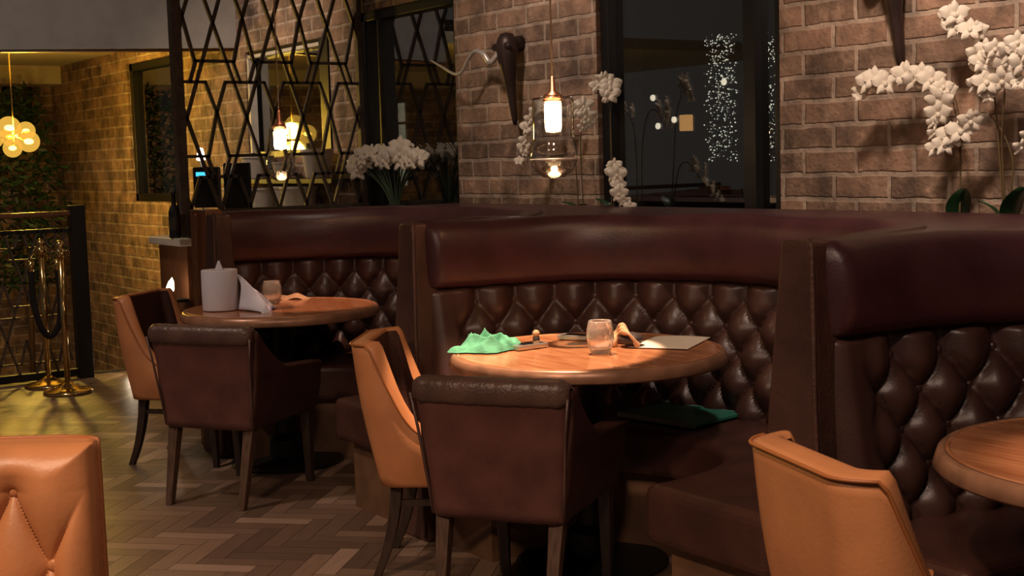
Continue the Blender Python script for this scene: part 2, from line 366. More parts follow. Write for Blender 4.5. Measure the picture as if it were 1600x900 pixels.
# ------------------------------------------------------------------ horseshoe booths
def booth_curve(W, D, p=2.5, n=400):
    raw = []
    for i in range(n + 1):
        a = PI * i / n; c, s = math.cos(a), math.sin(a)
        raw.append(Vector((-W * math.copysign(abs(c) ** (2 / p), c), D * abs(s) ** (2 / p))))
    L = [0]
    for i in range(n): L.append(L[-1] + (raw[i + 1] - raw[i]).length)
    return raw, L
def sampler(raw, L):
    tot = L[-1]
    def at(u):     # arclength -> point, inward normal
        u = min(max(u, 0), tot); lo, hi = 0, len(L) - 1
        while hi - lo > 1:
            m_ = (lo + hi) // 2
            if L[m_] <= u: lo = m_
            else: hi = m_
        t = (u - L[lo]) / max(1e-9, L[hi] - L[lo]); p = raw[lo].lerp(raw[hi], t)
        a, b = raw[max(lo - 3, 0)], raw[min(hi + 3, len(raw) - 1)]; d = (b - a).normalized()
        return p, Vector((d.y, -d.x))
    return at, tot
NF = 2.65
btn_me = MB().sphere((0, 0, 0), .013, 10, 6, (1, .6, 1)).mesh('button')
def booth(x0, x1, label, panels=True, first=False):
    c = (x0 + x1) / 2; W = (x1 - x0) / 2 - .03; D = .98; back = 1.50; hw = (x1 - x0) / 2
    t = thing('booth_bench', label, 'booth seat', (c, NF, 0))
    raw, L = booth_curve(W, D); at, tot = sampler(raw, L)
    N = 90
    crv = [at(tot * i / N) for i in range(N + 1)]
    out = [(p.x - n.x * .03, p.y - n.y * .03) for p, n in crv]
    out = [(min(max(x, -hw + .004), hw - .004), y) for x, y in out]; out[0] = (out[0][0], .02); out[-1] = (out[-1][0], .02)
    poly = [(-hw + .002, .02)] + out + [(hw - .002, .02), (hw - .002, back), (-hw + .002, back)]
    MB().prism(poly, 0.0, 1.185).build('carcass', M['panel'], t)
    top = [(p.x + n.x * .0, p.y + n.y * .0) for p, n in crv]
    poly = [(-hw + .003, .03)] + [(x, max(y, .03)) for x, y in top] + [(hw - .003, .03), (hw - .003, back + .02), (-hw + .003, back + .02)]
    MB().prism(poly, 1.186, 1.212).build('top_cap', M['maroon'], t, bevel=.008)
    # smooth head roll
    prof = [(-.02, .965), (.045, .960), (.078, .975), (.092, 1.02), (.097, 1.08), (.092, 1.14), (.075, 1.19), (.040, 1.218), (-.01, 1.224), (-.05, 1.219), (-.06, 1.19)]
    def roll(u, v):
        s = u * tot; p, n = at(s); k = v * (len(prof) - 1); i = min(int(k), len(prof) - 2); f_ = k - i
        o = prof[i][0] * (1 - f_) + prof[i + 1][0] * f_; z = prof[i][1] * (1 - f_) + prof[i + 1][1] * f_
        e = min(s, tot - s); r_ = .055
        k2 = math.sqrt(max(0, 1 - ((r_ - min(e, r_)) / r_) ** 2)); zc = 1.09
        o = -.02 + (o + .02) * (.35 + .65 * k2); z = zc + (z - zc) * (.93 + .07 * k2)
        z += .004 * math.sin(s * 9 + x0) * (1 if z > 1.15 else .3)
        q = p + n * o; return (q.x, q.y, z)
    g = MB().grid(roll, 170, 21)
    # end caps of the roll
    nv = 21
    g.f.append(tuple(range(nv))); g.f.append(tuple(range((169) * nv + nv - 1, 169 * nv - 1, -1)))
    g.build('head_roll', M['maroon'], t, smooth=True)
    # deep buttoned back
    cw, rh = .172, .2; z_t, z_b = .968, .44; ztop = .895; ph = (tot / 2) % cw
    def tuft(u, v):
        s = u * tot; p, n = at(s); z = z_b + (z_t - z_b) * v
        su = (s - ph) / cw; zz = (z - ztop) / rh
        e = min(s, tot - s); edge = min(1, e / .05)
        if zz <= 0:
            A, B = abs(math.sin(PI * (su + zz))), abs(math.sin(PI * (su - zz)))
        else:
            A = abs(math.sin(PI * su)); B = A; q_ = min(1, zz / .3); A = A ** (1 - .3 * q_)
        h = (A * B + .0015) ** .46
        mg = min(1, max(0, (e - .10) / .07)); h = h * mg + .85 * (1 - mg)
        if zz > .25: h *= max(0, 1 - ((zz - .25) / .12) ** 2)
        lean = .105 * (1 - v) + .012
        o = lean + .060 * h * (.3 + .7 * math.sqrt(edge)) - .045 * (1 - math.sqrt(max(0, 1 - (1 - edge) ** 2)))
        q = p + n * o; return (q.x, q.y, z)
    MB().grid(tuft, int(tot / .0105), 56).build('buttoned_back', M['brown'], t, smooth=True)
    for row in range(4):
        z = ztop - row * rh / 2; off = ph + (cw / 2 if row % 2 else 0); k = 0
        while off + k * cw < tot - .04:
            s = off + k * cw; k += 1
            if s < .15 or s > tot - .15: continue
            p, n = at(s); v = (z - z_b) / (z_t - z_b); q = p + n * (.105 * (1 - v) + .012 + .006)
            o = bpy.data.objects.new('button', btn_me); COL.objects.link(o); o.parent = t
            o.location = (q.x, q.y, z); o.rotation_euler = (0, 0, math.atan2(n.y, n.x) - PI / 2)
    # seat and base
    def ring(off_out, Wi, Di, y0, n_=70):
        o_ = [(p.x + n.x * off_out, max(p.y + n.y * off_out, 0)) for p, n in [at(tot * i / n_) for i in range(n_ + 1)]]
        o_[0] = (o_[0][0], y0); o_[-1] = (o_[-1][0], y0)
        ra, LL = booth_curve(Wi, Di, 2.2); a2, t2 = sampler(ra, LL)
        i_ = [tuple(a2(t2 * i / n_)[0]) for i in range(n_ + 1)]; i_[0] = (i_[0][0], y0); i_[-1] = (i_[-1][0], y0)
        return o_ + i_[::-1]
    MB().prism(ring(.03, W - .55, D - .50, -.09), .29, .47).build('seat', M['inner'], t, smooth=False, bevel=.03)
    MB().prism(ring(.03, W - .49, D - .44, -.03), 0, .285).build('plinth', M['plinth'], t)
    # padded end panels, widening to the floor
    if first:
        MB().box((-hw - .02, .0, .62), (.21, .09, 1.24)).build('wood_end_board', M['orangewood'], t, bevel=.005)
        MB().box((-hw - .015, -.055, .62), (.035, .025, 1.2)).build('wood_batten', M['orangewood'], t, bevel=.004)
    b = MB()
    b.add([(-.055, -.03, 1.218), (.060, -.03, 1.218), (.060, .06, 1.218), (-.055, .06, 1.218),
           (-.14, -.075, 0), (.150, -.075, 0), (.150, .06, 0), (-.14, .06, 0),
           (-.085, -.05, .80), (.088, -.05, .80), (.088, .06, .80), (-.085, .06, .80)],
          [(0, 3, 2, 1), (4, 5, 6, 7), (0, 1, 9, 8), (8, 9, 5, 4), (1, 2, 10, 9), (9, 10, 6, 5), (2, 3, 11, 10), (10, 11, 7, 6), (3, 0, 8, 11), (11, 8, 4, 7)])
    pe = b.build('end_panel', M['panel'], t, bevel=.012); 
    pe.location = ((-hw + (.135 if first else 0)), -.01, 0)
    xo = pe.location.x
    MB().tube([(xo + .055, -.045, 1.225), (xo + .062, -.045, 1.2), (xo + .088, -.065, .8), (xo + .15, -.09, .02)], .007, 8).build('piping', M['panel'], pe, smooth=True).location = (-xo, .01, 0)
    return t
booth(-6.58, -4.49, 'dark red leather horseshoe booth seat farthest left, ending in an orange-brown wooden board', first=True)
booth(-4.49, -2.47, 'dark red leather horseshoe booth seat in the middle, behind the table with the green cloth')
booth(-2.47, -.40, 'dark red leather horseshoe booth seat at the right, in front of the wide brick wall')
# planter shelf between booths and wall
sh = MB().box((-4.10, 4.262, 1.02), (7.42, .17, .06)).build('planter_shelf', M['darkwood']); tag(sh, 'narrow dark wooden shelf hidden behind the booth backs, carrying the orchids', 'shelf')
MB().box((-4.10, 4.262, .495), (7.42, .15, .99)).build('shelf_support', M['darkwood'], sh)

# ------------------------------------------------------------------ tables
def table(loc, label, R=.49, dz=0.0):
    t = thing('round_table', label, 'table', loc); H_ = lambda pr: [(r, z + dz) for r, z in pr]
    MB().lathe(H_([(0, .757), (R - .034, .757), (R - .030, .7595), (R - .022, .7575), (0, .735)]), 96).build('tabletop', M['tabletop'], t, smooth=False)
    MB().lathe(H_([(R - .023, .757), (R - .012, .758), (R - .004, .752), (R + .006, .720), (R - .002, .712), (R - .06, .710), (R - .06, .735), (R - .023, .745), (R - .023, .757)]), 96).build('table_rim', M['tablerim'], t, smooth=True)
    MB().box((0, 0, .69), (.5, .07, .03)).box((0, 0, .689), (.07, .5, .028)).build('support_cross', M['black'], t)
    MB().lathe([(.0, .03), (.085, .03), (.085, .12), (.052, .15), (.048, .675), (0, .675)], 32).build('pedestal', M['black'], t, smooth=False)
    MB().lathe([(0, 0), (.27, 0), (.275, .012), (.26, .022), (.10, .032), (0, .032)], 64).build('base', M['black'], t, smooth=False)
    return t
T1 = (-6.01, 2.775, 0); T2 = (-3.74, 2.90, 0); T3 = (-1.60, 2.86, 0)
table(T1, 'round wooden table on a black pedestal under the farther pendant, carrying a paper roll', R=.475, dz=.010)
table(T2, 'round wooden table on a black pedestal carrying a green cloth, phone and glass', R=.488, dz=.015)
table(T3, 'bare round wooden table with a thick pale edge beside the right-hand booth', R=.49)

# ------------------------------------------------------------------ chairs
def chair_armchair(label, loc, rz, group):
    t = thing('leather_armchair', label, 'chair', loc, rz, group)
    # back: slab wider and further back at the top; local +y is forward
    def slab(u, v):
        z = .335 + .43 * v; hw = .222 + .036 * v; a = 2 * PI * u
        cx_, sy = math.cos(a), math.sin(a); e = .22
        X = math.copysign(abs(cx_) ** e, cx_) * hw; yb = -.235 - .05 * v ** 1.5
        Y = yb + math.copysign(abs(sy) ** .5, sy) * .038 - .012 * (1 - (X / hw) ** 2)
        return (X, Y, z)
    g = MB().grid(slab, 72, 14, True); g.f.append(tuple(i * 14 for i in range(72))); g.f.append(tuple(i * 14 + 13 for i in range(71, -1, -1)))
    g.build('backrest', M['chairbrown'], t, smooth=True)
    def crest(u, v):      # rolled pleated top
        X = (-1 + 2 * u) * .262; a = 2 * PI * v - PI / 2
        e = min(u, 1 - u); k = min(1, math.sqrt(max(0, e / .06)))
        pl = 1 + .05 * abs(math.sin(PI * u * 9)) ** .4
        r = .034 * (.45 + .55 * k) * pl
        return (X, -.286 + math.copysign(abs(math.cos(a)) ** .7, math.cos(a)) * r * 1.2 - .012 * (1 - (X / .26) ** 2), .744 + math.copysign(abs(math.sin(a)) ** .7, math.sin(a)) * r * 1.25)
    MB().grid(crest, 110, 18).build('pleated_crest', M['pleat'], t, smooth=True)
    for sx in (-1, 1):
        b = MB(); n = 26
        def side(u, v, sx=sx):
            y = -.27 + .53 * u; top = .765 - .0 if u < 0 else .60 + .175 * max(0, 1 - u * 2.2) ** 1.6
            top -= .03 * u; z = .335 + (top - .335) * v
            return y, z
        vs = []; fs = []
        NU, NV = 22, 8
        for s2 in (0, 1):
            for i in range(NU):
                for j in range(NV):
                    y, z = side(i / (NU - 1), j / (NV - 1)); v = j / (NV - 1)
                    xo = sx * (.222 + .040 * v + .012 * math.sin(PI * v) - (0 if s2 else .062)); ed = min(i, NU - 1 - i)
                    if v > .95: xo += sx * (-.012 if not s2 else .012)
                    vs.append((xo, y, z - (.0 if v < .95 else .004)))
        K = NU * NV
        for i in range(NU - 1):
            for j in range(NV - 1):
                a = i * NV + j; fs.append((a, a + NV, a + NV + 1, a + 1)); fs.append((K + a, K + a + 1, K + a + NV + 1, K + a + NV))
        for i in range(NU - 1):
            a = i * NV; fs.append((a, K + a, K + a + NV, a + NV)); a += NV - 1; fs.append((a, a + NV, K + a + NV, K + a))
        for j in range(NV - 1):
            fs.append((j, j + 1, K + j + 1, K + j)); a = (NU - 1) * NV + j; fs.append((a, K + a, K + a + 1, a + 1))
        b.add(vs, fs).build('arm', M['inner'], t, smooth=True, bevel=.012)
        # seam piping down the rear corner
        MB().tube([(sx * .262, -.318, .735), (sx * .246, -.303, .62), (sx * .23, -.278, .45), (sx * .222, -.262, .34)], .005, 6).build('piping', M['pleat'], t, smooth=True)
    MB().box((0, .02, .37), (.42, .46, .07)).build('seat_frame', M['inner'], t, bevel=.01)
    MB().box((0, .025, .445), (.385, .47, .085)).build('seat_cushion', M['inner'], t, bevel=.03)
    for sx in (-1, 1):
        b = MB(); b.frustum((sx * .185, -.315, 0), (sx * .192, -.235, .345), (.03, .03), (.048, .045)); b.build('leg', M['legbrown'], t, bevel=.003)
        b = MB(); b.frustum((sx * .19, .235, 0), (sx * .192, .225, .345), (.03, .03), (.046, .046)); b.build('leg', M['darkwood'], t, bevel=.003)
    return t
a1 = chair_armchair('dark brown leather armchair seen from behind at the table with the paper roll', (-5.60, 2.38, 0), math.radians(33), 'brown leather armchairs')
dup(a1, (-3.56, 2.50, 0), math.radians(33), 'dark brown leather armchair seen from behind at the table with the green cloth')

def chair_scoop(label, loc, rz, group):
    t = thing('scoop_chair', label, 'chair', loc, rz, group)
    hw, yb = .235, -.235; rc = .085
    # plan path of the shell: from right front, round the back, to left front
    path = []
    for i in range(20): path.append((hw, .13 - (.13 - (yb + rc)) * i / 20))
    for i in range(14): a = -PI / 2 * i / 14; path.append((hw - rc + rc * math.cos(a), yb + rc + rc * math.sin(a)))
    for i in range(17): path.append((hw - rc - (2 * (hw - rc)) * i / 16, yb))
    path += [(-x, y) for x, y in path[:34]][::-1]
    n = len(path)
    def nrm(i):
        a = path[max(i - 1, 0)]; b = path[min(i + 1, n - 1)]; d = Vector((b[0] - a[0], b[1] - a[1])).normalized(); return Vector((-d.y, d.x)) * 1
    nr = [nrm(i) for i in range(n)]
    if nr[n // 2].y > 0: nr = [-v for v in nr]      # outward
    def rim(i):
        x, y = path[i]
        dd = y - yb; return .480 + .350 * math.exp(-max(0, dd - .045) / .058) - .03 * max(0, dd - .2)
    def P3(i, v, off):
        x, y = path[i]; h = rim(i); z = .335 + (h - .335) * v
        lean = .075 * ((z - .335) / .52) ** 1.3; backness = max(0, -nr[i].y)
        o = off + .018 * math.sin(PI * min(1, v)) + lean * .22
        return Vector((x + nr[i].x * o, y + nr[i].y * o - lean * (.45 + .55 * backness), z))
    NV = 16
    def shell(u, v): return P3(min(n - 1, round(u * (n - 1))), v, 0)
    def lining(u, v):
        i = min(n - 1, round(u * (n - 1))); return P3(i, v, -.066)
    def rimf(u, v):
        i = min(n - 1, round(u * (n - 1))); a = P3(i, 1, 0); b = P3(i, 1, -.066); p = a.lerp(b, v); p.z += .012 * math.sin(PI * v); p.y += .022 * math.sin(PI * v); return p
    g = MB().grid(shell, n, NV); g.grid(rimf, n, 7)
    for i in (0, n - 1):
        q = [P3(i, j / 9, 0) for j in range(10)] + [P3(i, 1 - j / 9, -.066) for j in range(10)]; g.add(q, [tuple(range(20))])
    # bottom skirt to close
    g.add([(x, y, .335) for x, y in path], [tuple(range(n))])
    g.build('shell', M['tan'], t, smooth=True)
    MB().grid(lining, n, NV).build('inner_lining', M['inner'], t, smooth=True)
    MB().tube([P3(i, 1, .003) for i in range(n)], .0045, 6).build('piping', M['tanseam'], t, smooth=True)
    MB().box((0, .03, .40), (.37, .46, .12)).build('seat_cushion', M['inner'], t, bevel=.035)
    MB().box((0, .0, .35), (.40, .42, .03)).build('seat_frame', M['inner'], t)
    for sx in (-1, 1):
        pts = cat_rom([(sx * .18, -.17, .35), (sx * .185, -.185, .22), (sx * .185, -.215, .1), (sx * .185, -.255, 0)], 4)
        b = MB(); k = len(pts)
        vs = []; 
        for i, p in enumerate(pts):
            s = .021 - .007 * i / (k - 1)
            vs += [(p.x - s, p.y - s, p.z), (p.x + s, p.y - s, p.z), (p.x + s, p.y + s, p.z), (p.x - s, p.y + s, p.z)]
        fs = [(4 * i + j, 4 * i + (j + 1) % 4, 4 * i + 4 + (j + 1) % 4, 4 * i + 4 + j) for i in range(k - 1) for j in range(4)] + [(0, 3, 2, 1), (4 * k - 4, 4 * k - 3, 4 * k - 2, 4 * k - 1)]
        b.add(vs, fs).build('leg', M['darkwood'], t, bevel=.003)
        MB().frustum((sx * .18, .205, 0), (sx * .18, .19, .35), (.026, .026), (.042, .042)).build('leg', M['darkwood'], t, bevel=.003)
    for sx in (-1, 1):
        MB().box((sx * .183, 0, .27), (.018, .38, .022)).build('stretcher', M['darkwood'], t)
    return t
b1 = chair_scoop('tan leather scoop chair nearest the brass rope posts, at the far table', (-6.40, 2.46, 0), math.radians(-50), 'tan scoop chairs')
dup(b1, (-4.06, 2.52, 0), math.radians(-40), 'tan leather scoop chair left of the middle table, half behind a brown armchair')
dup(b1, (-1.79, 2.28, 0), math.radians(-19), 'tan leather scoop chair in front of the right-hand booth, seen from behind')

def chair_tufted(loc, rz):
    t = thing('tufted_chair', 'tan leather chair with deep-buttoned back, close at the bottom left corner', 'chair', loc, rz)
    HW, z0, z1 = .30, .42, .90; cw, rh = .147, .300; bx, bz = .0, .812
    def f(u, v):
        x = -HW * (1 + .0 * v) + 2 * HW * u; x *= 1 + .06 * (1 - v); z = z0 + (z1 - z0) * v
        a = (x - bx) / cw; b = (z - bz) / rh
        def tuft(a, b):
            if b > 0: return (math.sin(PI * a) ** 2 * (1 - min(1, b / .25)) + min(1, b / .25) * .8 + .003) ** .4
            return (abs(math.sin(PI * (a + b))) * abs(math.sin(PI * (a - b))) + .003) ** .4
        e = min(min(u, 1 - u) / .14, (1 - v) / .12, 1); e = max(e, 0)
        h = tuft(a, b) * e + .85 * (1 - e); 
        rd = min(min(u, 1 - u) / .11, (1 - v) / .12, 1); rr = math.sqrt(max(0, 1 - (1 - rd) ** 2))
        return (x, .03 + .045 * h * rr - .02 * (1 - rr) + .07 * (1 - v), z)
    MB().grid(f, 200, 170).build('buttoned_back', M['tan'], t, smooth=True)
    def bk(u, v):
        x = (-HW + 2 * HW * u) * (1 + .06 * (1 - v)); z = z0 + (z1 - z0) * v
        k = 1 - (2 * u - 1) ** 8 * .6; return (x, -.05 * k + .05 * (1 - v), z)
    g = MB().grid(bk, 30, 16)
    def edge(u, v):
        # strip joining back to front round the rim: left, top, right
        if u < 1 / 3: p = (0, u * 3)
        elif u < 2 / 3: p = ((u - 1 / 3) * 3, 1)
        else: p = (1, 1 - (u - 2 / 3) * 3)
        a = Vector(bk(*p)); b = Vector(f(*p)); return a.lerp(b, v)
    g.grid(edge, 91, 3); g.build('outer_back', M['tan'], t, smooth=True)
    MB().tube([Vector(bk(0, i / 20)) for i in range(21)] + [Vector(bk(i / 30, 1)) for i in range(1, 30)] + [Vector(bk(1, 1 - i / 20)) for i in range(21)], .006, 6).build('piping', M['tanseam'], t, smooth=True)
    bm_ = MB().sphere((0, 0, 0), .0135, 14, 8, (1, .55, 1)).mesh('button')
    bm_.materials.append(M['tan'])
    for p in bm_.polygons: p.use_smooth = True
    for row in range(3):
        z = bz - row * rh / 2; off = bx + (cw / 2 if row % 2 else 0)
        for k in range(-2, 3):
            x = off + k * cw
            if abs(x) > HW - .05: continue
            o = bpy.data.objects.new('button', bm_); COL.objects.link(o); o.parent = t
            v = (z - z0) / (z1 - z0); o.location = (x * (1 + .06 * (1 - v)), .037 + .07 * (1 - v), z)
    MB().box((0, .28, .40), (.56, .52, .14)).build('seat_cushion', M['tan'], t, bevel=.04)
    for sx in (-1, 1):
        for y in (.0, .48): MB().frustum((sx * .25, y - (.04 if y == 0 else 0), 0), (sx * .25, y, .34), (.028, .028), (.045, .045)).build('leg', M['darkwood'], t)
    return t
chair_tufted((-2.90, .585, 0), math.radians(-124.6))
for o in list(COL.objects):
    if o.name.startswith('button') and not o.data.materials: o.data.materials.append(M['brown'])

# ------------------------------------------------------------------ pendants
def pendant(label, x, y, rs, z_bot, z_bulb0, z_bulb1, z_cap, power, tube_r):
    t = thing('pendant_lamp', label, 'pendant lamp', (x, y, z_bot), 0)
    Z = lambda z: z - z_bot
    MB().tube([(0, 0, 3.3 - z_bot), (0, 0, Z(z_cap) + .035)], .0035, 8).build('cord', M['goldcord'], t, smooth=True)
    MB().lathe([(0, Z(z_cap) + .055), (.008, Z(z_cap) + .05), (.012, Z(z_cap) + .0), (.03, Z(z_cap) - .012), (.036, Z(z_cap) - .035), (0, Z(z_cap) - .035)], 24).build('cap', M['copper'], t, smooth=True)
    h = Z(z_bulb0); R = rs
    pr = [(.0, 0.0), (R * .45, .006), (R * .78, .028), (R * .97, .06), (R, .085), (R * .96, .11), (R * .86, .13), (tube_r, .15)]
    pr += [(tube_r, Z(z_bulb1)), (tube_r * .97, Z(z_bulb1) + .012), (.034, Z(z_cap) - .02)]
    MB().lathe(pr, 48).build('glass_shade', M['shade'], t, smooth=True)
    MB().lathe([(0, h), (.026, h + .004), (.030, h + .02), (.030, Z(z_bulb1) - .01), (.0, Z(z_bulb1))], 24).build('bulb', M['bulb'], t, smooth=True)
    MB().lathe([(0, .006), (.018, .009), (.024, .018), (.012, .028), (0, .03)], 20).build('glass_boss', M['hot'], t, smooth=True)
    MB().lathe([(R * .98, .066), (R * 1.02, .070), (R * .98, .074)], 48).build('glass_rib', M['chrome'], t, smooth=True) if R > .075 else None
    point('bulb_light', (0, 0, (h + Z(z_bulb1)) / 2), power, (1, .60, .30), .032, t)
    return t
pendant('clear glass pendant lamp with glowing tube, hanging in front of the metal lattice', -5.99, 2.80, .070, 1.378, 1.53, 1.625, 1.665, 9, .052)
pendant('clear glass pendant lamp with glowing tube, hanging over the table with the green cloth', -3.885, 2.88, .085, 1.378, 1.545, 1.655, 1.69, 9, .074)

# ------------------------------------------------------------------ things on the middle table
TZ = .7728
from mathutils import noise
def cloth(name, label, loc, w, d, h, mtl, seed, cat='cloth'):
    off = Vector((seed * 3.1, seed * 1.7, 0))
    def f(u, v):
        a = 2 * PI * u; r = v
        rad = 1 + .14 * math.sin(2 * a + seed) + .10 * math.sin(5 * a + 1)
        x = r * rad * math.cos(a) * w / 2; y = r * rad * math.sin(a) * d / 2
        n1 = 1 - abs(noise.noise(Vector((x * 15, y * 9, 0)) + off)) * 2.2; n2 = 1 - abs(noise.noise(Vector((x * 9, y * 17, 4)) + off)) * 2
        z = h * (1 - r ** 2.6) * (.12 + .58 * max(0, n1) ** 1.1 + .38 * max(0, n2) ** 1.2) + .004
        return (x + .012 * noise.noise(Vector((x * 30, y * 30, 9))), y, z)
    o = MB().grid(f, 120, 56, True).build(name, mtl, None, smooth=True, loc=loc)
    return tag(o, label, cat)
g1 = cloth('cleaning_cloth', 'mint green cleaning cloth crumpled on the left of the middle table', (-3.995, 2.645, TZ), .20, .27, .072, M['green'], 3)
g1.rotation_euler = (0, 0, math.radians(-30))
def phone(label, loc, rz, l=.135, w=.068, tilt=0, mt='silver'):
    t = thing('mobile_phone', label, 'phone', loc, rz)
    MB().box((0, 0, .0095), (w, l, .018)).build('body', M[mt], t, bevel=.004)
    MB().box((0, .004, .0188), (w * .86, l * .72, .001)).build('screen', M['screenblk'], t)
    t.rotation_euler = (tilt, 0, rz); return t
phone('silver phone lying beside the green cloth on the middle table', (-3.917, 2.767, TZ + .001), math.radians(2))
phone('white-edged dark phone at the back of the middle table, behind the tumbler', (-3.980, 3.032, TZ + .001), math.radians(-62), .13, .06)
t = thing('bottle_stopper', 'small round brown stopper lying behind the phone on the middle table', 'stopper', (-4.024, 2.880, TZ))
MB().lathe([(0, 0), (.013, 0), (.013, .022), (.006, .026), (0, .026)], 16).build('plug', M['darkcloth'], t, smooth=True)
MB().sphere((0, 0, .034), .014, 14, 10).build('knob', M['bread'], t, smooth=True)
w_ = thing('leather_wallet', 'red-brown wallet lying at the back of the middle table beside the tumbler', 'wallet', (-3.814, 3.095, TZ), math.radians(-50))
MB().box((0, 0, .008), (.09, .13, .014)).build('cover', M['redbrown'], w_, bevel=.005); MB().box((0, .0, .0165), (.005, .12, .002)).build('stitching', M['tanseam'], w_)
def tumbler(label, loc, candle=False):
    t = thing('cut_glass_tumbler', label, 'glass', loc, 0)
    def rf(a, z): return 1 + (.06 * (abs(math.sin(6 * a + z * 60)) + abs(math.sin(6 * a - z * 60)) - 1) if .03 < z < .095 else 0)
    pr = [(0, 0), (.030, 0), (.036, .006), (.043, .03), (.0465, .055), (.045, .085), (.0405, .112), (.0385, .116), (.0368, .112), (.041, .085), (.0425, .055), (.039, .032), (.030, .022), (0, .020)]
    MB().lathe(pr, 72, rfun=rf).build('glass', M['cutglass'], t, smooth=True)
    return t
tumbler('cut glass tumbler standing on the middle table between phone and paper', (-3.627, 2.868, TZ + .001))
# crumpled brown paper bag: strips looping
t = thing('crumpled_bag', 'crumpled brown paper bag on the middle table beside the white sheet', 'paper bag', (-3.746, 3.061, TZ), math.radians(-35))
for k in range(3):
    a = cat_rom([(-.02 + .035 * k, -.035, .004), (-.03 + .035 * k, -.02, .04), (-.015 + .04 * k, .0, .068 - .006 * k), (.01 + .045 * k, .02, .05), (.03 + .03 * k, .05, .008)], 7)
    MB().tube(a, [.009 + .004 * math.sin(i * .5) for i in range(len(a))], 8).build('paper_fold', M['bread'], t, smooth=True)
MB().sphere((.05, .03, .028), .045, 16, 10, (1.2, 1, .55)).build('dark_fold', M['darkcloth'], t, smooth=True)
def sheet(label, loc, rz, w, l):
    def f(u, v): return ((u - .5) * w, (v - .5) * l, .002 + .004 * math.sin(u * 3) * v)
    g = MB().grid(f, 14, 14); 
    o = g.build('menu_sheet', M['sheet'], None, smooth=True, loc=loc, rotz=rz)
    s = o.modifiers.new('s', 'SOLIDIFY'); s.thickness = .0012; s.offset = 1
    return tag(o, label, 'paper')
sheet('cream paper sheet lying at the right back edge of the middle table', (-3.65, 3.215, TZ + .001), math.radians(32), .21, .31)
t = thing('menu_folder', 'dark green menu folder lying on the booth seat under the middle table', 'menu', (-3.74, 3.33, .473), math.radians(8))
MB().box((0, 0, .012), (.37, .28, .014)).build('cover', M['folder'], t, bevel=.003)
MB().box((0, -.141, .0105), (.375, .012, .019)).build('near_edge', M['folderedge'], t, bevel=.003)
MB().box((0, .141, .0105), (.375, .010, .019)).build('far_edge', M['folderedge'], t, bevel=.003)

TZ = .7678
# ------------------------------------------------------------------ things on the far table
t = thing('paper_towel_roll', 'large white paper towel roll standing on the far table', 'paper roll', (-6.03, 2.475, TZ), 0)
t.location = (-6.105, 2.505, TZ)
MB().lathe([(.028, .004), (.084, .003), (.086, .008), (.087, .1), (.086, .192), (.083, .197), (.028, .197), (.027, .19), (.027, .01), (.028, .004)], 64).build('paper', M['paper'], t, smooth=True)
tp = MB().grid(lambda u, v: (.022 * (1 - .8 * v) * math.cos(2 * PI * u) * (1 + .3 * math.sin(6 * PI * u)), .022 * (1 - .8 * v) * math.sin(2 * PI * u), .19 + .05 * v), 24, 8, True)
tp.build('pulled_tip', M['paper'], t, smooth=True)
# towel slumped beside the roll, one corner over the table edge
t = thing('draped_towel', 'white towel with a blue hem slumped over the far table edge beside the paper roll', 'towel', (-6.105 + .092 * R0.x, 2.52 + .092 * R0.y, TZ), math.atan2(R0.y, R0.x))
def tw(u, v):
    a = -.01 + .165 * u + .012 * math.sin(v * 9); wv = .055 + .075 * u; b = (v - .5) * 2 * wv - .10 * u ** 1.4
    z = (.155 * (1 - u ** 1.25)) * (1 - abs(2 * v - 1) ** 2.4) + .012 * math.sin(v * 15 + u * 4) * (1 - abs(2 * v - 1)) + .007
    if u > .8 and v < .6: z -= .16 * (u - .8) * (1 - v)
    return (a, b, z)
g = MB().grid(tw, 30, 34); o = g.build('cloth', M['towel'], t, smooth=True)
o.modifiers.new('s', 'SOLIDIFY').thickness = .004
MB().tube([Vector(tw(1, k / 14)) + Vector((.002, 0, -.002)) for k in range(10)], .004, 6).build('blue_hem', M['bluehem'], t, smooth=True)
tumbler('cut glass tumbler standing on the far table right of the towel', (-6.16, 2.80, TZ + .001))
t = thing('folded_napkin', 'small folded pale napkin behind the tumbler on the far table', 'napkin', (-6.33, 2.985, TZ), math.radians(50))
MB().grid(lambda u, v: ((u - .5) * .20, (v - .5) * .08, .004 + .022 * math.sin(PI * u) ** .6 * math.sin(PI * v) + .006 * math.sin(u * 12)), 30, 10).build('cloth', M['bread'], t, smooth=True)

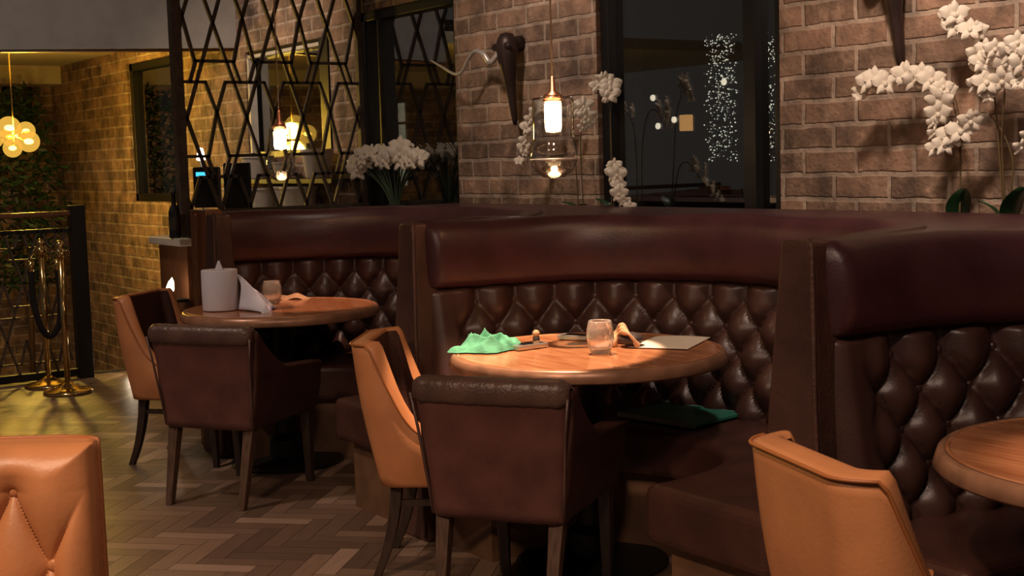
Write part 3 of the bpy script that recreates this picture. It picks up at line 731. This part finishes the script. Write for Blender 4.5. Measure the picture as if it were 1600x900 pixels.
# ------------------------------------------------------------------ metal lattice screen
SX, SY0, SY1, SZ0, SZ1 = -7.97, 3.06, 4.34, 1.17, 3.3
t = thing('lattice_screen', 'bronze metal screen of interlocking hexagons on the service counter', 'room divider', (SX, SY0, SZ0), 0)
MB().box((0, .0, (SZ1 - SZ0) / 2), (.07, .06, SZ1 - SZ0)).build('post', M['screen'], t, bevel=.004)
MB().box((0, SY1 - SY0 - .02, (SZ1 - SZ0) / 2), (.05, .035, SZ1 - SZ0)).build('post', M['screen'], t, bevel=.004)
MB().box((0, (SY1 - SY0) / 2, .012), (.06, SY1 - SY0, .024)).build('bottom_rail', M['screen'], t)
pw, q = .392, .585
def seg(b, y0, z0, y1, z1, flat=False):
    z0 -= SZ0; z1 -= SZ0
    Wd = SY1 - SY0 - .02; lo, hi = .012, 2.12
    # clip to the frame
    d = (y1 - y0, z1 - z0); t0, t1 = 0., 1.
    for p_, dd, a, b_ in ((y0, d[0], .02, Wd), (z0, d[1], lo, hi)):
        if abs(dd) < 1e-9:
            if p_ < a or p_ > b_: return
            continue
        ta, tb = (a - p_) / dd, (b_ - p_) / dd
        if ta > tb: ta, tb = tb, ta
        t0, t1 = max(t0, ta), min(t1, tb)
    if t1 - t0 < .02: return
    A = Vector((0, y0 + d[0] * t0, z0 + d[1] * t0)); B = Vector((0, y0 + d[0] * t1, z0 + d[1] * t1))
    L_ = (B - A).length + .012; mid = (A + B) / 2; ang = math.atan2(B.z - A.z, B.y - A.y)
    b.box(mid, (.022, L_, .019), Matrix.Rotation(ang, 3, 'X'))
LY, LZ = .245, 2.345        # one N node
b = MB()
for j in range(-2, 3):
    for i in range(-2, 6):
        cy0 = LY + (i + (.5 if j % 2 else 0)) * pw; z = LZ - j * q
        seg(b, cy0, z, cy0 - pw / 2, z - q); seg(b, cy0, z, cy0 + pw / 2, z - q)
        zs = z + .035
        seg(b, cy0 - pw / 2, zs, cy0 - pw * .33, z - .40 * q); seg(b, cy0 + pw / 2, zs, cy0 + pw * .33, z - .40 * q)
        seg(b, cy0 - pw * .33, z - .40 * q, cy0 + pw * .33, z - .40 * q)
        seg(b, cy0 - pw / 2, zs, cy0 - pw * .33, z + .38 * q); seg(b, cy0 + pw / 2, zs, cy0 + pw * .33, z + .38 * q)
        seg(b, cy0 - pw * .33, z + .38 * q, cy0 + pw * .33, z + .38 * q)
        seg(b, cy0 + pw * .31, z - .40 * q, cy0 + pw * .42, z - .62 * q); seg(b, cy0 - pw * .31, z - .40 * q, cy0 - pw * .42, z - .62 * q)
b.build('lattice', M['screen'], t)

# service counter below the screen
t = thing('service_counter', 'red-brown wooden counter with a pale worktop end, left of the wooden booth end', 'counter', (-8.14, 3.60, 0), 0)
MB().box((0, .03, .49), (.48, 1.18, .98)).build('cabinet', M['orangewood'], t)
MB().box((0.0, 0, 1.005), (.54, 1.24, .048)).build('worktop', M['cream'], t, bevel=.01)
MB().box((.2, .03, 1.10), (.14, 1.16, .138)).build('upstand', M['darkwood'], t)
def bottle(label, loc):
    t = thing('dark_bottle', label, 'bottle', loc)
    MB().lathe([(0, 0), (.034, 0), (.036, .01), (.036, .155), (.030, .18), (.015, .205), (.013, .27), (.016, .272), (.016, .285), (0, .287)], 28).build('body', M['black'], t, smooth=True)
    MB().lathe([(.0366, .05), (.0366, .13)], 28).build('label_band', M['darkcloth'], t, smooth=True); return t
bottle('tall dark bottle standing at the screen post', (-7.99, 3.005, 1.03))
t = thing('till_terminal', 'black till terminal with a small blue-lit display behind the lattice', 'till', (-8.22, 3.40, 1.03), math.radians(-35))
MB().box((0, 0, .07), (.16, .22, .14)).build('base', M['black'], t, bevel=.01)
MB().box((.02, -.07, .30), (.10, .16, .26)).build('stand', M['black'], t, bevel=.01)
MB().box((.075, -.09, .385), (.012, .10, .09)).build('customer_display', M['black'], t)
cdisp = COL.objects[-1]
MB().box((.083, -.09, .385), (.003, .07, .026)).build('display_glow', M['cyan'], cdisp)
MB().box((.04, .13, .30), (.05, .17, .30)).build('screen_housing', M['black'], t, bevel=.008)
t = thing('counter_lamp', 'tiny glowing lamp above the till behind the lattice', 'lamp', (-8.365, 3.345, 1.03))
MB().lathe([(0, 0), (.04, 0), (.04, .01), (.006, .014), (.006, .47), (0, .47)], 16).build('stem', M['black'], t, smooth=True)
MB().lathe([(.0, .555), (.014, .55), (.026, .505), (.028, .475), (0, .47)], 20).build('lamp_shade', M['lamp'], t, smooth=True)

# pale pots behind the screen
def pot(label, loc, r, h, group):
    t = thing('ceramic_pot', label, 'pot', loc, 0, group)
    MB().lathe([(0, 0), (r * .72, 0), (r * .76, .008), (r, h * .9), (r * 1.05, h * .92), (r * 1.05, h), (r * .95, h), (r * .90, h * .93), (0, h * .90)], 36).build('body', M['pot'], t, smooth=False)
    MB().lathe([(0, h * .905), (r * .9, h * .905)], 24).build('soil', M['darkcloth'], t)
    return t
sh = MB().box((-8.95, 4.22, 1.345), (1.9, .25, .03)).build('wall_shelf', M['darkwood']); tag(sh, 'dark wooden shelf on the brick wall behind the lattice screen', 'shelf')
for lab, x, r, h in (('pale ceramic pot at the left end of the wall shelf, below the window', -9.42, .12, .17), ('pale ceramic pot in the middle of the wall shelf', -8.98, .075, .12), ('pale ceramic pot at the right end of the wall shelf', -8.42, .11, .20)):
    pot(lab, (x, 4.21, 1.361), r, h, 'pale pots behind the lattice')
sd = thing('sideboard', 'dark sideboard under the wall shelf behind the lattice screen', 'sideboard', (-9.52, 4.16, 0))
MB().box((0, 0, .55), (2.0, .34, 1.02)).build('cabinet', M['darkwood'], sd); MB().box((0, 0, 1.08), (2.06, .37, .035)).build('top', M['darkwood'], sd)
MB().box((0, 0, .03), (1.9, .3, .06)).build('base', M['black'], sd)
for k, (lab, x, r, h) in enumerate((('wide pale pot on the sideboard, farthest left', -9.62, .14, .20), ('wide pale pot on the sideboard, second from the left', -9.20, .11, .20), ('narrow pale pot on the sideboard, under the wall shelf', -8.86, .085, .21), ('wide pale pot on the sideboard, farthest right', -8.63, .13, .21))):
    pot(lab, (x, 4.16, 1.098), r, h, 'pale pots behind the lattice')

# ------------------------------------------------------------------ flowers
def flower_mesh(R=.044, rnd=None):
    b = MB()
    for k in range(5):
        a = 2 * PI * k / 5 + PI / 2; wd = .46 if k in (1, 4) else .28
        def f(u, v, a=a, wd=wd):
            r = u * R * (1.0 if wd < .4 else 1.1); w_ = wd * R * math.sin(PI * min(.97, u * .93 + .04)) ** .7 * (v - .5) * 2
            return (r * math.cos(a) - w_ * math.sin(a), r * math.sin(a) + w_ * math.cos(a), .010 * math.sin(u * 2.6) - .010 * (2 * v - 1) ** 2 * u)
        b.grid(f, 7, 5)
    b.sphere((0, -.004, .006), .0085, 8, 6, (1, 1.3, 1))
    return b.mesh('flower')
FM = flower_mesh(); FM.materials.append(M['petal'])
for p in FM.polygons: p.use_smooth = True
HM = MB().sphere((0, 0, .006), .0045, 8, 6).mesh('flower_heart'); HM.materials.append(M['petalheart'])
def leaf_mb(base, tip, wd, up=.0):
    base, tip = Vector(base), Vector(tip); d = tip - base; s = d.cross(Vector((0, 0, 1)));
    s = s.normalized() if s.length > 1e-4 else Vector((1, 0, 0)); n_ = s.cross(d).normalized()
    return MB().grid(lambda u, v: base + d * u + s * (wd * math.sin(PI * (u * .92 + .06)) ** .6 * (v - .5) * 2) + n_ * (up * math.sin(PI * u) + .25 * wd * abs(2 * v - 1)), 14, 7)
def orchid(label, base, stems, leaves, potr=.055):
    """stems: list of (path points, flower start fraction, count, spread)"""
    t = thing('white_orchid', label, 'orchid', base); rnd = random.Random(label)
    MB().lathe([(0, 0), (potr * .8, 0), (potr, .10), (potr * 1.06, .105), (potr * 1.06, .115), (potr * .9, .115), (0, .10)], 28).build('pot', M['black'], t, smooth=False)
    for pts, f0, cnt, spr in stems:
        path = cat_rom(pts, 9); n = len(path)
        MB().tube(path, [.0038 - .002 * i / n for i in range(n)], 7).build('stem', M['stem'], t, smooth=True)
        cnt = int(cnt * .8)
        for k in range(cnt):
            u = f0 + (1 - f0) * k / max(1, cnt - 1); p = path[min(n - 1, int(u * (n - 1)))]
            q = p + Vector((rnd.uniform(-1, 1) * spr, -.02 - rnd.random() * spr, rnd.uniform(-1, 1) * spr))
            o = bpy.data.objects.new('flower', FM); COL.objects.link(o); o.parent = t; o.location = q
            dirv = Vector((.75 + rnd.uniform(-.6, .6), -.7 + rnd.uniform(-.3, .3), rnd.uniform(-.5, .45)))
            o.rotation_euler = dirv.to_track_quat('Z', 'Y').to_euler(); s = rnd.uniform(.85, 1.25) * (1 if k < cnt - 2 else .7); o.scale = (s, s, s)
            h_ = bpy.data.objects.new('flower_heart', HM); COL.objects.link(h_); h_.parent = o
    for a, b_, wd in leaves: leaf_mb(a, b_, wd, .02).build('leaf', M['leaf'], t, smooth=True)
    return t
SH = 1.051
B = (-3.18, 4.235, SH)
orchid('white orchid whose flower spray arches leftwards over the brick wall at the right', B,
    [([(0, 0, .1), (.01, -.01, .35), (-.02, -.02, .58), (-.12, -.03, .66), (-.28, -.04, .665), (-.43, -.04, .625)], .45, 16, .022),
     ([(0, 0, .1), (.01, -.01, .45), (-.01, -.03, .60), (-.03, -.05, .52), (-.04, -.05, .44)], .55, 7, .02)],
    [((0, 0, .1), (.04, -.02, .245), .05), ((0, 0, .1), (-.09, -.03, .15), .02)])
B = (-2.985, 4.235, SH)
orchid('tallest white orchid at the right, its flowers massed highest against the brick wall', B,
    [([(0, 0, .1), (-.02, -.01, .4), (-.04, -.02, .62), (-.09, -.03, .80), (-.17, -.03, .88), (-.19, -.03, .92)], .45, 12, .03),
     ([(.01, 0, .1), (.0, -.02, .4), (.03, -.05, .62), (.0, -.06, .72), (-.02, -.06, .60)], .5, 15, .04),
     ([(.0, 0, .1), (.03, .0, .35), (-.06, -.03, .52), (-.17, -.05, .44), (-.22, -.05, .40)], .5, 9, .02)],
    [((0, 0, .1), (-.10, -.02, .20), .02), ((.03, 0, .1), (.09, -.01, .25), .055)])
B = (-2.80, 4.235, SH)
orchid('white orchid farthest to the right on the planter shelf, partly cut off', B,
    [([(0, 0, .1), (.02, -.01, .4), (.0, -.03, .65), (-.06, -.05, .73), (-.10, -.05, .66)], .5, 14, .04),
     ([(0, 0, .1), (.05, 0, .35), (.02, -.03, .45), (-.04, -.05, .38)], .6, 5, .03)],
    [((0, 0, .1), (-.04, -.02, .225), .045), ((0, 0, .1), (.12, 0, .2), .03)])
B = (-5.49, 4.235, SH)
orchid('white orchid half hidden behind the nearer pendant lamp', B,
    [([(-.02, 0, .1), (-.03, -.01, .4), (-.08, -.02, .60), (-.22, -.03, .66), (-.37, -.04, .56), (-.41, -.04, .38)], .5, 15, .022),
     ([(.02, 0, .1), (.02, -.01, .45), (.06, -.02, .62), (.12, -.03, .63), (.16, -.04, .55)], .6, 10, .03)],
    [((0, 0, .1), (-.14, -.02, .17), .025), ((0, 0, .1), (.05, -.02, .16), .03)])
B = (-5.24, 4.235, SH)
orchid('white orchid in front of the black window frame, one spray drooping over the booth', B,
    [([(0, 0, .1), (.02, -.01, .4), (.03, -.02, .60), (.06, -.03, .72), (.02, -.03, .76)], .72, 11, .035),
     ([(.01, 0, .1), (.05, -.01, .32), (.10, -.03, .36), (.18, -.06, .26), (.26, -.08, .17)], .45, 11, .02)],
    [((0, 0, .1), (-.09, -.03, .19), .035), ((0, 0, .1), (.08, -.03, .14), .02)])
# bouquet
t = thing('white_bouquet', 'vase of white flowers with many green stems between lattice and dark window', 'bouquet', (-7.38, 4.13, SH - .03 + .03))
t.location = (-7.40, 4.235, SH)
MB().lathe([(0, 0), (.06, 0), (.07, .02), (.05, .10), (.055, .14), (.05, .14), (.045, .10), (0, .02)], 24).build('vase', M['darkcloth'], t, smooth=True)
rnd = random.Random(4)
for k in range(22):
    a = rnd.uniform(-1, 1); x = a * .37; z = .40 + .07 * (1 - a * a) + rnd.uniform(-.03, .03); y = -.04 + rnd.uniform(-.05, .05)
    path = cat_rom([(a * .03, 0, .08), (a * .12, y * .4, .25), (x, y, z)], 6)
    MB().tube(path, .0045, 6).build('stem', M['pleaf'], t, smooth=True)
    for q in range(2):
        o = bpy.data.objects.new('flower', FM); COL.objects.link(o); o.parent = t; o.location = Vector((x, y, z)) + Vector((rnd.uniform(-.04, .04), rnd.uniform(-.03, .0), rnd.uniform(-.03, .03)))
        o.rotation_euler = Vector((.6 + rnd.uniform(-.5, .5), -.7, rnd.uniform(-.2, .6))).to_track_quat('Z', 'Y').to_euler(); s = rnd.uniform(1.1, 1.7); o.scale = (s, s, s)

# ------------------------------------------------------------------ horned wall sculptures
def sculpture(label, loc, rz, group):
    t = thing('horned_wall_sculpture', label, 'wall sculpture', loc, rz, group)
    g = MB().lathe([(0, -.36), (.012, -.358), (.020, -.33), (.028, -.24), (.036, -.15), (.052, -.07), (.066, 0), (.078, .05), (.072, .10), (.045, .14), (0, .15)], 28)
    g.v = [(x * .85, y * .75 - .095 + .12 * max(0, -z), z) for x, y, z in g.v]
    g.build('head', M['bronze'], t, smooth=True)
    MB().tube([(0, .0, .09), (0, -.05, .085), (0, -.10, .06)], [.045, .04, .035], 14).build('neck', M['bronze'], t, smooth=True)
    path = cat_rom([(-.02, -.12, .06), (-.08, -.15, -.01), (-.13, -.16, .035), (-.20, -.17, .06), (-.27, -.17, .025), (-.35, -.17, -.045), (-.43, -.17, -.05), (-.55, -.17, -.005), (-.68, -.17, .045)], 8); n = len(path)
    MB().tube(path, [.018 - .013 * i / n for i in range(n)], 12).build('horn', M['chrome'], t, smooth=True)
    for sx in (-1, 1): MB().sphere((sx * .05 - .01, -.13, .07), .03, 12, 8, (1.3, .4, .7)).build('ear', M['bronze'], t, smooth=True)
    return t
s1 = sculpture('dark bronze wall sculpture with a wavy polished horn, left of the nearer pendant', (-6.15, WY, 2.0), 0, None)
dup(s1, (-3.48, WY, 2.12), math.radians(-28), 'dark bronze wall sculpture high above the arching orchid spray at the right')

# ------------------------------------------------------------------ stair hall: railing, posts, lamps, plant
t = thing('stair_railing', 'dark metal railing with lattice infill in front of the stairwell', 'railing', (-9.50, 2.86, 0))
MB().box((0, 0, .61), (.10, .10, 1.22)).build('newel_post', M['black'], t, bevel=.006)
MB().box((0, -1.5, 1.165), (.07, 3.0, .035)).build('handrail', M['orangewood'], t, bevel=.01)
MB().box((0, -1.5, .045), (.05, 3.0, .05)).build('bottom_rail', M['black'], t)
MB().box((0, -1.5, 1.05), (.03, 3.0, .03)).build('top_rail', M['black'], t)
b = MB(); pw2, q2 = .26, .40; SZ0_, SY0_, SY1_ = SZ0, SY0, SY1
def seg2(b, y0, z0, y1, z1):
    if not (.07 <= min(z0, z1) and max(z0, z1) <= 1.05): 
        if z0 == z1: return
        d = (z1 - z0); ta, tb = (.07 - z0) / d, (1.05 - z0) / d
        if ta > tb: ta, tb = tb, ta
        ta, tb = max(0, ta), min(1, tb)
        if tb - ta < .03: return
        y0, z0, y1, z1 = y0 + (y1 - y0) * ta, z0 + d * ta, y0 + (y1 - y0) * tb, z0 + d * tb
    if max(y0, y1) > -.05 or min(y0, y1) < -3: return
    A, B_ = Vector((0, y0, z0)), Vector((0, y1, z1))
    b.box((A + B_) / 2, (.03, (B_ - A).length + .01, .011), Matrix.Rotation(math.atan2(z1 - z0, y1 - y0), 3, 'X'))
for j in range(-1, 4):
    for i in range(-13, 2):
        c0 = (i + (.5 if j % 2 else 0)) * pw2; z = 1.1 - j * q2
        seg2(b, c0, z, c0 - pw2 / 2, z - q2); seg2(b, c0, z, c0 + pw2 / 2, z - q2)
        seg2(b, c0 - pw2 / 2, z, c0 - pw2 * .33, z - .4 * q2); seg2(b, c0 + pw2 / 2, z, c0 + pw2 * .33, z - .4 * q2)
        seg2(b, c0 - pw2 * .33, z - .4 * q2, c0 + pw2 * .33, z - .4 * q2); seg2(b, c0 - pw2 * .33, z + .4 * q2, c0 + pw2 * .33, z + .4 * q2)
b.build('lattice', M['screen'], t)
def rope_post(label, loc, group='brass rope posts'):
    t = thing('rope_post', label, 'rope post', loc, 0, group)
    MB().lathe([(0, 0), (.155, 0), (.16, .012), (.15, .022), (.10, .032), (.045, .055), (.025, .075), (0, .075)], 48).build('base', M['brass'], t, smooth=True)
    MB().lathe([(0, .07), (.019, .07), (.019, .93), (0, .93)], 24).build('pole', M['brass'], t, smooth=True)
    MB().lathe([(.019, .90), (.034, .905), (.034, .945), (.022, .955), (.028, .965), (.03, .985), (.02, 1.005), (0, 1.01)], 24).build('finial', M['brass'], t, smooth=True)
    for a in range(4):
        x, y = .045 * math.cos(a * PI / 2), .045 * math.sin(a * PI / 2)
        MB().tube([(x * .6, y * .6, .93), (x * 1.1, y * 1.1, .945), (x * 1.4, y * 1.4, .925), (x * 1.2, y * 1.2, .905)], .004, 6).build('rope_hook', M['brass'], t, smooth=True)
    return t
p1 = rope_post('brass rope post nearest the newel post, in front', (-8.90, 2.56, 0))
dup(p1, (-9.27, 2.54, 0), math.radians(20), 'brass rope post farther back, with the black rope clipped on')
t = thing('barrier_rope', 'black velvet rope with brass ends hanging in a loop at the posts', 'rope', (-9.14, 2.50, 0))
pa = cat_rom([(-.02, -.06, .80), (-.02, -.06, .62), (0, -.03, .44), (.0, .03, .36), (.02, .09, .44), (.02, .11, .62), (.02, .10, .80)], 8)
MB().tube(pa, .021, 12).build('rope', M['rope'], t, smooth=True)
for a in (Vector((-.02, -.06, .80)), Vector((.02, .10, .80))):
    MB().tube([a, a + Vector((0, 0, .07))], .022, 12).build('end_cap', M['brass'], t, smooth=True)
    MB().tube([a + Vector((0, 0, .07)), a + Vector((.0, 0, .09)), a + Vector((.0, .02, .115)), a + Vector((-.01, .035, .10))], .005, 6).build('hook', M['brass'], t, smooth=True)
# globe lamp cluster
t = thing('globe_cluster_lamp', 'cluster lamp of glowing yellow glass globes over the stairwell', 'lamp', (-12.0, 3.12, 1.77))
MB().tube([(0, 0, .81), (0, 0, .0)], .006, 8).build('cord', M['brass'], t, smooth=True)
for k, (dx, dy, dz, r, on) in enumerate(((.0, -.035, .075, .098, 1), (-.08, .125, .050, .080, .4), (.03, .115, -.045, .092, 1), (.05, -.03, -.10, .080, .5), (-.02, -.17, -.01, .09, .7), (-.12, .0, -.0, .08, .6))):
    g = MB().sphere((dx, dy, dz), r, 28, 18).build('glass_globe', M['globe'], t, smooth=True)
    MB().tube([(0, 0, 0), (dx * .8, dy * .8, dz * .8)], .008, 8).build('arm', M['brass'], t, smooth=True)
    MB().sphere((dx, dy, dz), .026 * (.7 + .5 * on), 12, 8, (1, 1.35, .8)).build('filament_bulb', M['globebulb'], t, smooth=True)
point('globe_light', (.03, .03, .02), 110, (1, .70, .12), .08, t); point('globe_light', (.10, .05, -.20), 32, (1, .70, .12), .12, t)
# plant
t = thing('indoor_tree', 'leafy green indoor tree in the corner beyond the railing', 'plant', (-14.2, 3.72, -1.7))
MB().tube([(0, 0, .3), (.03, .02, 1.6), (0, 0, 3.2)], [.035, .03, .012], 10).build('trunk', M['legbrown'], t, smooth=True)
MB().lathe([(0, 0), (.2, 0), (.26, .45), (.22, .45), (0, .40)], 32).build('pot', M['black'], t)
rnd = random.Random(9); b = MB()
for k in range(1700):
    a = rnd.uniform(0, 2 * PI); z = rnd.uniform(2.0, 4.0); rr = (.62 * (1 - ((z - 2.9) / 1.5) ** 2)) * math.sqrt(rnd.random())
    p = Vector((rr * math.cos(a), rr * math.sin(a) * .72, z)); d = Vector((rnd.uniform(-1, 1), rnd.uniform(-1, 1), rnd.uniform(-.7, .5))).normalized() * rnd.uniform(.07, .15)
    s = d.cross(Vector((rnd.uniform(-1, 1), rnd.uniform(-1, 1), rnd.uniform(-1, 1)))).normalized() * .018
    k0 = len(b.v); b.add([p, p + d * .5 + s, p + d, p + d * .5 - s], [(0, 1, 2, 3)])
me = b.mesh('foliage', False); link('foliage', me, M['bush'], t, False)
# little wall spot lamps
def wall_spot(label, loc, pw):
    t = thing('spot_lamp', label, 'lamp', loc, 0, None)
    if loc[2] > .3: MB().box((-.03, .05, -.012), (.10, .14, .02)).build('bracket', M['black'], t)
    MB().lathe([(0, -.03), (.02, -.03), (.024, .01), (.026, .03), (.022, .03), (0, .02)], 20).build('housing', M['black'], t, smooth=True)
    g = MB().lathe([(0, .03), (.024, .035), (.026, .06), (.016, .11), (0, .135)], 20); g.v = [(x, y + .25 * max(0, z - .03), z) for x, y, z in g.v]
    g.build('lamp_glass', M['lamp'], t, smooth=True)
    point('spot_glow', (.06, -.04, .08), pw, (1, .8, .55), .03, t); return t
wall_spot('small bright lamp at the end of the service counter, left of the paper roll', (-7.90, 2.91, .66), .25)
wall_spot('small bright lamp low down at the stair edge, left of the tan chair', (-9.43, 3.17, .03), .25)

# ------------------------------------------------------------------ outside the windows
fac = thing('neighbouring_building', 'dark building across the street seen through the windows, with a glowing strip for what the glass reflects', 'building', (-9.0, 9.5, 0))
MB().box((0, 0, 2.0), (26, .3, 8)).build('facade', M['outdark'], fac)
for k in range(4): MB().box((-7.1, -.17, 1.27 + k * .29), (.20, .04, .25)).build('reflected_strip', M['reflstrip'], fac)  # glowing boxes stand in for a bright streak reflected in the window glass
struct(MB().box((-9, 7.0, -.06), (26, 5.0, .1)).build('floor_street', M['outdark']))
t = thing('light_curtain', 'curtain of tiny fairy lights outside the right-hand window', 'string lights', (-4.95, 5.35, 0), 0)
rnd = random.Random(2)
for nm, x0, x1, n_ in (('light_string', -.78, -.56, 420), ('light_string', -.43, -.26, 380)):
    b = MB()
    for k in range(n_):
        z = 1.40 + .72 * rnd.random() ** .9; r_ = rnd.uniform(.0015, .0048); c_ = (rnd.uniform(x0, x1), rnd.uniform(-.03, .03), z)
        b.sphere(c_, r_, 6, 4)
    b.build(nm, M['fairy'], t)['kind'] = 'stuff'
MB().box((-.52, .05, 2.6), (.7, .02, .02)).build('hanging_bar', M['black'], t)
for x in (-.80, -.54, -.45, -.24): MB().box((x, .05, 1.31), (.012, .012, 2.62)).build('support_pole', M['black'], t)
t = thing('mirrored_pendant', 'mirror image of a pendant built as a glowing orange lantern outside the right-hand window', 'reflection', (-6.19, 5.6, 0))  # glowing box on a pole stands in for a pendant mirrored in the glass
MB().tube([(0, 0, 0), (0, 0, 1.56)], .012, 8).build('pole', M['black'], t)  # added pole, only holds up the stand-in for the mirrored pendant
MB().box((0, 0, 1.645), (.062, .062, .10)).build('glow_box', M['reflection'], t, bevel=.006)
MB().box((0, 0, 1.590), (.075, .075, .012)).build('frame', M['black'], t)
MB().lathe([(.05, 1.696), (.04, 1.707), (.01, 1.75), (0, 1.75)], 4).build('roof', M['black'], t)
for k, (lab, x, z) in enumerate((('festoon bulb outside the right-hand window, highest on the left', -6.496, 1.814), ('festoon bulb outside the right-hand window, lowest', -6.452, 1.636), ('festoon bulb outside the right-hand window, just left of the mirrored pendant', -6.30, 1.67), ('festoon bulb outside the right-hand window, among the fairy lights', -5.856, 1.873))):
    t = thing('festoon_bulb', lab, 'light bulb', (x, 5.6, z), 0, 'festoon bulbs outside')
    MB().sphere((0, 0, 0), .017, 14, 10, (1, 1, 1.2)).build('glass', M['outbulb'], t, smooth=True)
    MB().tube([(0, 0, .02), (0, 0, 1.4)], .004, 6).build('cord', M['black'], t)
